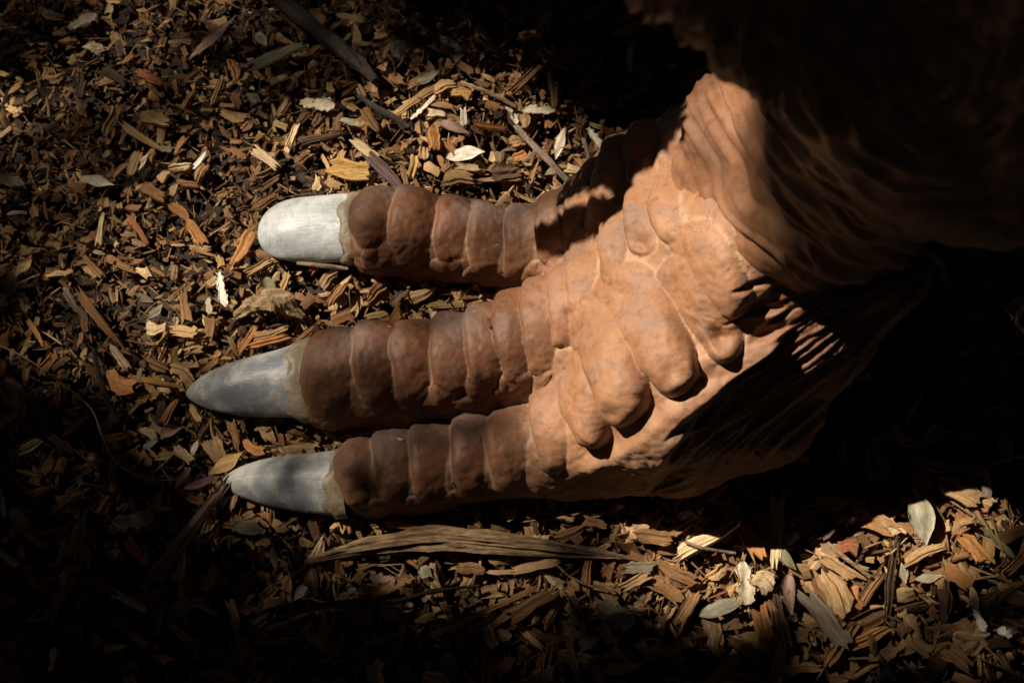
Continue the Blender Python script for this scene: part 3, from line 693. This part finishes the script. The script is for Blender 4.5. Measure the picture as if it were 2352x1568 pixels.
# the remaining large chips in view
cent = [((h[1] + h[3]) / 2, (h[2] + h[4]) / 2) for h in HERO]
keys = ['tan', 'brown', 'orange', 'dark', 'red', 'pale', 'tan', 'brown', 'tan', 'brown', 'orange', 'brown']
n_more = 0; tries = 0
while n_more < 150 and tries < 6000:
    tries += 1
    u, v = r1.uniform(-10, 2360), r1.uniform(-10, 1575)
    if any((u - a) ** 2 + (v - b) ** 2 < 58 ** 2 for a, b in cent): continue
    p = unproj(u, v, .03)
    if sdf_foot(p[None])[0] < .02: continue
    s_ = float(szf(p[0], p[1])); leaf = r1.random() < .13
    L = r1.uniform(55, 95) * s_; a = r1.uniform(0, math.pi); wd = r1.uniform(14, 32) * s_
    ck = keys[int(r1.integers(0, 12))] if not leaf else ['cream', 'grey', 'tan', 'mauve', 'greygreen'][int(r1.integers(0, 5))]
    dx, dy = math.cos(a) * L / 2, math.sin(a) * L / 2
    lie('leaf' if leaf else 'chip', u - dx, v + dy, u + dx, v - dy, wd, ck); cent.append((u, v)); n_more += 1

def ribbon(name, pts, widths, thick, mat, seed, nsub=6, ns=14, rough=.12):
    """a long split strip of wood following pts (world), grooved along its length"""
    r = np.random.default_rng(seed); k = len(pts); tt = np.linspace(0, k - 1, (k - 1) * nsub + 1)
    pts = np.array(pts); C0 = np.stack([np.interp(tt, range(k), pts[:, i]) for i in range(3)], 1)
    for _ in range(3): C0[1:-1] = (C0[:-2] + 2 * C0[1:-1] + C0[2:]) / 4
    W = np.interp(tt, range(k), widths); rad = 1 + r.uniform(-rough, rough, ns) * 2; V = []
    for i, c in enumerate(C0):
        d = C0[min(i + 1, len(C0) - 1)] - C0[max(i - 1, 0)]; d /= np.linalg.norm(d)
        sd = np.cross([0, 0, 1], d); sd /= np.linalg.norm(sd)
        for j in range(ns):
            a = 2 * math.pi * j / ns; q = rad[j] * (1 + rough * (r.uniform(-.5, .5) + 2.2 * float(vnoise(np.array([[i * .33 + seed, j * .9, seed]]))[0])))
            V.append(c + sd * math.cos(a) * W[i] * q + np.array([0, 0, 1]) * math.sin(a) * min(thick, W[i]) * q + d * r.uniform(-1, 1) * W[i] * .25 * (i in (0, len(C0) - 1)))
    F = [(i * ns + j, i * ns + (j + 1) % ns, (i + 1) * ns + (j + 1) % ns, (i + 1) * ns + j) for i in range(len(C0) - 1) for j in range(ns)]
    F += [tuple(range(ns))[::-1], tuple(range((len(C0) - 1) * ns, len(C0) * ns))]
    return V, F
def strip_mat(name, a, b, sc_=(18, 160, 160)):
    t = NT(name, .8); tc = t.n('ShaderNodeTexCoord').outputs['Object']
    n1 = t.noise(t.mapping(tc, sc_), 1, 6, .7); n2 = t.noise(tc, 30, 4)
    c = t.mix(t.mapr(n1, .36, .64, 0, 1), a, b); c = t.mix(t.mapr(n2, .5, .7, 0, .6), c, t.mix(1.0, c, (.35, .27, .22), 'MULTIPLY'))
    t.l(c, t.b.inputs['Base Color']); t.bump(n1, .006, 1.0); return t.m
def strand(kind, uv, zs, half, mat, label, cat, flat=None, seed=1, group=None, ns=12, rough=.12):
    P = [unproj(a, b, z) for (a, b), z in zip(uv, zs)]
    W = [h * ((p - CAM) @ fw) / FPX for h, p in zip(half, P)]
    V, F = ribbon(kind, P, W, flat if flat else 1, mat, seed, ns=ns, rough=rough)
    o0 = np.array(P[0]); V = np.array(V) - o0
    o = link(kind, mesh_np(kind, V, F, False), mat, label=label, cat=cat, group=group); o.location = o0
    return o
S_TAN = strip_mat('strip_tan', (.20, .12, .06), (.50, .34, .19)); S_BR = strip_mat('strip_brown', (.13, .075, .038), (.42, .27, .145), (30, 170, 170)); S_DK = strip_mat('twig_dark_shaded', (.018, .012, .009), (.05, .034, .025), (60, 60, 60))  # S_DK: dark bark blackened further to stand in for shadow
S_TW = strip_mat('twig_brown', (.14, .09, .06), (.27, .19, .13), (60, 60, 60)); S_ST = plain_mat('grass_stem', (.35, .27, .16), (.5, .4, .25), 80)
strand('bark_strip', [(700, 1290), (823, 1257), (989, 1232), (1114, 1243), (1280, 1259), (1452, 1280)], [.034, .04, .043, .042, .04, .034], [3, 17, 22, 20, 15, 2], S_BR, 'long tapering strip of split brown wood lying parallel to the lower toe', 'wood strip', .010, 4, ns=30, rough=.13)
strand('driftwood', [(540, 730), (572, 708), (610, 694), (655, 700), (698, 728)], [.036, .044, .05, .046, .036], [8, 18, 22, 20, 8], S_TAN, 'curved pale piece of driftwood between the upper and middle toe claws', 'wood piece', .013, 9, ns=18, rough=.2)
strand('branch', [(560, -70), (640, 6), (742, 78), (800, 125), (862, 186)], [.075, .07, .065, .06, .045], [19, 18, 17, 16, 12], S_DK, 'thick broken branch, darkened to look shaded, running in from the top edge', 'branch', None, 5, ns=14)
strand('twig', [(822, 220), (862, 246), (902, 268), (940, 292)], [.042, .045, .045, .04], [5, 7, 7, 4], S_DK, 'short black twig above the white claw, in line with the broken branch', 'twig', None, 6, 'twigs on the mulch')
tw = strand('twig', [(1183, 289), (1212, 322), (1254, 362), (1318, 430)], [.05, .05, .048, .044], [5, 6, 7, 7], S_TW, 'forked grey-brown twig touching the side of the foot above the upper toe', 'twig', None, 7, 'twigs on the mulch')
fk = strand('fork', [(1236, 343), (1218, 362), (1200, 374)], [.048, .044, .042], [5, 5, 4], S_TW, None, None, None, 8); fk.location = Vector(fk.location) - Vector(tw.location); fk.parent = tw
strand('twig', [(1058, 189), (1110, 207), (1150, 225), (1185, 246)], [.046, .048, .046, .042], [4, 4, 4, 3], S_TAN, 'thin tan twig curving above the half-shaded cream leaf', 'twig', None, 10, 'twigs on the mulch')
strand('twig', [(1340, 318), (1349, 350), (1360, 394)], [.05, .048, .042], [6, 5, 5], S_TW, 'short upright brown twig next to the shaded side of the foot', 'twig', None, 11, 'twigs on the mulch')
strand('twig', [(574, 1473), (624, 1423), (740, 1388), (850, 1384), (918, 1380), (989, 1357), (1101, 1344)], [.04, .042, .05, .052, .052, .05, .042], [3, 5, 7, 7, 6, 5, 3], S_DK, 'long dark crooked twig lying in the shade at the bottom', 'twig', None, 12, 'twigs on the mulch')
strand('twig', [(1272, 1290), (1303, 1320), (1345, 1342), (1414, 1360)], [.05, .05, .046, .042], [2.4, 2.4, 2.2, 1.6], S_TAN, 'thin bent tan twig below the end of the bark strip', 'twig', None, 13, 'twigs on the mulch')
strand('twig', [(1572, 1243), (1610, 1258), (1690, 1270)], [.046, .05, .046], [3, 4, 3], S_TW, 'thin purplish twig lying across the pale split stick', 'twig', None, 14, 'twigs on the mulch')
strand('twig', [(1899, 1247), (1935, 1276), (1999, 1325)], [.05, .05, .044], [5, 4, 3.5], S_TAN, 'straight pale twig in the sunlit patch at the lower right', 'twig', None, 15, 'twigs on the mulch')
strand('twig', [(214, 800), (226, 862), (240, 905), (272, 970)], [.042, .046, .046, .04], [5, 6, 6, 4], S_DK, 'dark bowed twig left of the grey claw tip', 'twig', None, 16, 'twigs on the mulch')
strand('twig', [(683, 604), (740, 610), (800, 617)], [.044, .046, .042], [5, 5, 4], S_TW, 'reddish twig pressed against the lower edge of the white claw', 'twig', None, 17, 'twigs on the mulch')
strand('twig', [(2235, 1095), (2290, 1055), (2352, 1044), (2420, 1040)], [.04, .05, .05, .05], [3, 4, 4, 4], S_TW, 'thin twig running out at the right edge below the leg', 'twig', None, 18, 'twigs on the mulch')
strand('twig', [(1040, 1170), (958, 1165), (962, 1212)], [.045, .045, .04], [3, 3, 4], S_DK, 'short dark twig at the foot of the lower toe', 'twig', None, 19, 'twigs on the mulch')
strand('grass_stem', [(-20, 785), (50, 815), (120, 862), (214, 938), (234, 1004), (262, 1060), (305, 1089), (350, 1105), (396, 1100)], [.06, .06, .065, .07, .062, .06, .055, .05, .042], [1.6] * 5 + [1.4] * 4, S_ST, 'thin dry grass stem arching over the chips at the lower left', 'grass stem', None, 20, ns=6, rough=.05)
# crumbs of bark lying on the toes
def skin_point(u, v):
    d = unproj(u, v, 0) - CAM; d /= np.linalg.norm(d); t = 1.3
    for _ in range(60): t += .9 * sdf_foot((CAM + d * t)[None])[0]
    return CAM + d * t
for u, v, L, W, ck, lb in ((1131, 745, .017, .012, 'dark', 'dark bark crumb caught on the upper side of the middle toe'), (922, 1013, .009, .004, 'white', 'tiny white speck of shell on top of the lower toe'),
                           (1046, 1112, .014, .004, 'dark', 'thin dark splinter on the side of the lower toe'), (1330, 430, .010, .003, 'red', 'small reddish splinter on the shaded side of the instep'),
                           (975, 1072, .008, .005, 'dark', 'dark speck of bark midway along the lower toe')):
    p = skin_point(u, v); o = bpy.data.objects.new('crumb', CT[int(r1.integers(0, 26))]); COL.objects.link(o)
    o.location = p + np.array([0, 0, .009]); o.scale = (L, W, .004); o.rotation_euler = (.1, .2, r1.uniform(0, 3)); o.color = (*CN[ck][0], 1)
    o['label'] = lb; o['category'] = 'crumb'
# seed pod
V = []
for i in range(11):
    a = math.pi * i / 10
    for j in range(16):
        b = 2 * math.pi * j / 16; q = .0115 * (1 + .06 * math.cos(8 * b))
        V.append((.014 * math.cos(a), q * math.sin(a) * math.cos(b), q * .8 * math.sin(a) * math.sin(b)))
F = [(i * 16 + j, i * 16 + (j + 1) % 16, (i + 1) * 16 + (j + 1) % 16, (i + 1) * 16 + j) for i in range(10) for j in range(16)]
pod = link('seed_pod', mesh_np('seed_pod', V, F, True), strip_mat('pod', (.05, .035, .03), (.16, .11, .09), (150, 150, 150)), label='round ribbed brown seed pod among the sunlit chips at the lower right', cat='seed pod')
pod.location = unproj(1950, 1182, .042); pod.rotation_euler = (.2, .3, -.7)
NUMW = {2: 'two', 3: 'three', 4: 'four', 5: 'five', 6: 'six'}; ORDW = ['', 'second', 'third', 'fourth', 'fifth']
for lb, L in list(USED.items()):
    if len(L) > 1:
        L.sort(key=lambda o: project(np.array(o.location)[None])[0][0]); n = len(L)
        for k, o in enumerate(L):
            pos = 'leftmost' if k == 0 else 'rightmost' if k == n - 1 else ORDW[k]
            o['label'] = f"{pos} of {NUMW.get(n, 'several')} " + lb.replace('slanting up right', 'slanting upward').replace('slanting down right', 'slanting downward')
# ---------------------------------------------------------------- unseen leaf cover added out of frame to shape the light
def ell(u, v, cx, cy, rx, ry, ang=0, val=1., soft=.5):
    a = math.radians(ang); x, y = u - cx, v - cy
    p = (x * math.cos(a) + y * math.sin(a)) / rx; q = (-x * math.sin(a) + y * math.cos(a)) / ry
    d = np.sqrt(p * p + q * q); return val * (1 - sstep(1 - soft, 1 + soft, d))
def light_map(u, v):                        # wanted light pattern on the ground; added leaves thin out where it is bright
    L = np.full_like(u, .0)
    for e in LIGHT: L = np.maximum(L, ell(u, v, *e))
    return L
def lit(u, v, z, rx, ry, ang=0, val=1., soft=.3):   # a spot that reaches height z, moved down the sun ray to the ground
    p = unproj(u, v, z); p = p - SUN * ((z - .03) / SUN[2]); a, b, _ = project(p); return (a, b, rx, ry, ang, val, soft)
LIGHT = [lit(560, 1060, .03, 450, 270, 0, .55, .6), lit(1050, 1400, .03, 750, 260, 0, .20, .6), lit(1750, 1420, .03, 500, 200, 0, .35, .6), lit(300, 260, .03, 700, 480, 0, .68, .7), lit(1080, 130, .03, 260, 120, 0, .4, .6), lit(800, 900, .06, 500, 260, 0, .85, .4),
         lit(1050, 720, .03, 560, 320, 0, .85, .35), lit(1420, 760, .14, 400, 350, 0, 1.0, .25), lit(620, 520, .03, 560, 330, -20, .95, .45), lit(700, 520, .05, 180, 140, 0, 1.0, .4),
         lit(1130, 330, .03, 330, 170, 15, .95, .4), lit(180, 400, .03, 560, 500, 0, .55, .6), lit(330, 760, .03, 380, 260, 20, .7, .6),
         lit(1880, 1235, .03, 600, 180, -8, 1.0, .4), lit(2100, 1360, .03, 360, 250, -10, .6, .6), lit(1250, 1240, .03, 750, 180, 0, .85, .5),
         lit(1690, 300, .46, 210, 170, 0, .9, .25), lit(1680, 420, .42, 260, 200, 0, .95, .25), lit(1770, 440, .56, 170, 140, 0, .6, .3), lit(1790, 600, .42, 150, 120, 0, .6, .3), lit(1500, 60, .9, 150, 150, 0, .3, .4), lit(1560, 540, .26, 260, 220, 0, 1.0, .3), lit(1590, 700, .27, 260, 230, 0, 1.0, .25), lit(1620, 900, .2, 230, 190, 0, 1.0, .3), lit(700, 1110, .05, 330, 130, 0, .85, .4)]
def canopy_blocker():
    r = np.random.default_rng(3); n = 95000
    u = r.uniform(-1300, 4000, n); v = r.uniform(-1300, 2900, n)
    L = light_map(u, v); tau = -np.log(np.clip(L, .03, 1))
    keep = r.random(n) < tau / 3.5; u, v = u[keep], v[keep]
    P = np.array([unproj(a, b, .03) for a, b in zip(u, v)]); m = len(P)
    t = r.uniform(7.5, 13.5, m); P = P + SUN * t[:, None]
    return P
def leaves_mesh(P, size, r, name):
    m = len(P); q = np.array([(-.5, 0, 0), (-.1, -.28, .04), (.25, -.2, .05), (.5, 0, 0), (.25, .2, .05), (-.1, .28, .04)])
    R = rot_mats(r.uniform(0, 6.28, m), r.normal(0, .5, m), r.normal(0, .5, m)); s = r.uniform(.7, 1.3, m) * size
    V = np.einsum('nij,nkj->nki', R, q[None] * s[:, None, None]) + P[:, None]
    k = np.arange(m)[:, None] * 6
    F = np.concatenate([k + np.array([[0, 1, 5]]), k + np.array([[1, 2, 4]]), k + np.array([[1, 4, 5]]), k + np.array([[2, 3, 4]])])
    return mesh_np(name, V.reshape(-1, 3), F)
def tube(pts, rad, ns=10):
    pts = [np.array(p, float) for p in pts]; V = []; F = []
    for i, p in enumerate(pts):
        d = pts[min(i + 1, len(pts) - 1)] - pts[max(i - 1, 0)]; d /= np.linalg.norm(d)
        a = np.cross(d, [.3, .2, 1.]); a /= np.linalg.norm(a); b = np.cross(d, a)
        for k in range(ns):
            th = 2 * math.pi * k / ns; V.append(p + (a * math.cos(th) + b * math.sin(th)) * rad[i])
    for i in range(len(pts) - 1):
        for k in range(ns):
            x, y = i * ns + k, i * ns + (k + 1) % ns; F.append((x, y, y + ns, x + ns))
    F += [tuple(range(ns))[::-1], tuple(range((len(pts) - 1) * ns, len(pts) * ns))]
    return V, F
def join(parts):
    V, F = [], []
    for v, f in parts:
        o = len(V); V += list(v); F += [tuple(i + o for i in q) for q in f]
    return V, F
tree_r = np.random.default_rng(8)
M_LEAF = plain_mat('green_leaf', (.03, .055, .015), (.05, .08, .025), 3, .6); M_BARK = plain_mat('tree_bark', (.07, .05, .035), (.14, .10, .075), 12, .95, .02)
tb = Vector(SUN) * 11; tb = np.array([tb.x - 2.2, tb.y + 1.6, 0])
tree = link('added_shade_tree', None, label='unseen leaf cover added beyond the frame to dapple the light', cat='tree'); tree.location = tb
top_ = np.array([SUN[0] * 10, SUN[1] * 10, SUN[2] * 10]) - tb
parts = [tube([(0, 0, 0), (.1, 0, 1.5), (.05, .1, 3.5), (.3, -.1, 5.5), (.5, -.2, 8)], [.38, .28, .24, .18, .08], 14)]
for k in range(9):
    e = top_ + tree_r.uniform(-1, 1, 3) * np.array([3.4, 3.4, 1.6]); a = np.array([.25, -.05, 4.6 + .3 * k])
    if abs(e[0] - top_[0]) < 1.6 and abs(e[1] - top_[1]) < 1.6: e[:2] += 2.4 * np.sign(e[:2] - top_[:2])
    parts.append(tube([a, a * .6 + e * .4 + np.array([0, 0, .3]), e], [.09, .05, .015], 6))
link('added_trunk', mesh_np('added_trunk', *[x for x in join(parts)]), M_BARK, parent=tree)
PC = canopy_blocker()
hull = np.stack([tree_r.normal(0, 9, 34000), tree_r.normal(0, 9, 34000), tree_r.uniform(3.4, 9.5, 34000)], 1)
# leaves added overhead to block sky, kept out of the sun's path (that part is PC)
along = hull - SUN * (hull[:, 2:] / SUN[2]); far = (along[:, 0] < -1.6) | (along[:, 0] > 2.0) | (along[:, 1] < -1.25) | (along[:, 1] > 1.45)
link('crown_blocker', leaves_mesh(PC - tb, .075, tree_r, 'crown_blocker'), M_LEAF, parent=tree, kind='stuff')
link('sky_blocker', leaves_mesh(hull[far] - tb, .6, tree_r, 'sky_blocker'), M_LEAF, parent=tree, kind='stuff')
ha = tree_r.uniform(0, 6.283, 13000); hr = tree_r.uniform(7.5, 11, 13000); hp = np.stack([hr * np.cos(ha), hr * np.sin(ha), tree_r.uniform(0, 1, 13000) ** .9 * 8], 1)
al = hp - SUN * (hp[:, 2:] / SUN[2]); hp = hp[(np.abs(al[:, 0]) > 2.3) | (np.abs(al[:, 1]) > 2)]
link('thicket_blocker', leaves_mesh(hp, .8, tree_r, 'thicket_blocker'), M_LEAF, kind='stuff', label='ring of leaves added out of view to block the low sky')  # unseen leaf ring, added to darken the ambient light


# ---------------------------------------------------------------- leaves added just outside the frame to throw the crisp shade on the instep
def inpoly(u, v, poly):
    c = np.zeros(len(u), bool); n = len(poly)
    for i in range(n):
        (x1, y1), (x2, y2) = poly[i], poly[(i + 1) % n]
        m = ((y1 > v) != (y2 > v)) & (u < (x2 - x1) * (v - y1) / (y2 - y1 + 1e-9) + x1); c ^= m
    return c
def shrub_blocker():
    r = np.random.default_rng(14)
    B = []
    for poly, z, n in (([(1292, 452), (1330, 390), (1420, 320), (1500, 270), (1575, 225), (1572, 310), (1510, 385), (1455, 440), (1400, 434), (1350, 447), (1300, 470)], None, 900),
                    ([(1290, 502), (1345, 490), (1400, 474), (1440, 436), (1462, 436), (1405, 520), (1345, 560), (1300, 578), (1238, 568), (1234, 546), (1290, 532)], None, 650),
                    ([(920, -60), (880, 60), (960, 110), (1110, 150), (1240, 150), (1340, 220), (1420, 300), (1560, 280), (1620, 150), (1600, -100)], .03, 1100)):
        P = np.array(poly); u = r.uniform(P[:, 0].min(), P[:, 0].max(), n * 3); v = r.uniform(P[:, 1].min(), P[:, 1].max(), n * 3)
        k = inpoly(u, v, poly); u, v = u[k][:n], v[k][:n]
        D = np.array([unproj(a, b, 0) for a, b in zip(u, v)]) - CAM; D /= np.linalg.norm(D, axis=1)[:, None]
        if z is None:                       # walk along the view rays to the surface of the foot
            t = np.full(len(u), 1.3); f2 = lambda Q: np.minimum(sdf_foot(Q), sdf_leg(Q))
            for _ in range(45): t += .9 * f2(CAM + D * t[:, None])
            W = CAM + D * t[:, None]; W = W[W[:, 2] > .02]; W = W + SUN * r.uniform(.95, 1.1, len(W))[:, None]
        else:
            W = CAM + D * ((z - CAM[2]) / D[:, 2])[:, None]; W = W + SUN * r.uniform(1.15, 1.45, len(W))[:, None]
        B.append(W)
    return np.concatenate(B)
PS = shrub_blocker(); sb = np.array([-.55, 1.35, 0.])
uu, vv, dd = project(PS); print('shrub in view', int(((uu > 0) & (uu < 2352) & (vv > 0) & (dd > 0)).sum()), len(PS), PS.min(0), PS.max(0))
shr = link('shrub_blocker', None, label='unseen leaves added beyond the top edge to shade the instep', cat='shrub_blocker'); shr.location = sb
link('blocker_foliage', leaves_mesh(PS - sb, .026, np.random.default_rng(2), 'blocker_foliage'), M_LEAF, parent=shr, kind='stuff')
pr = [tube([(0, 0, 0), (.02, -.03, .4), (.06, -.1, .8)], [.016, .012, .008], 8)]
for k in range(14):
    e = PS[int(k * len(PS) / 14)] - sb; pr.append(tube([(.02, -.03, .35 + .03 * k), e * .5 + np.array([0, 0, .4]), e], [.006, .004, .002], 5))
link('blocker_stems', mesh_np('blocker_stems', *join(pr)), M_BARK, parent=shr)
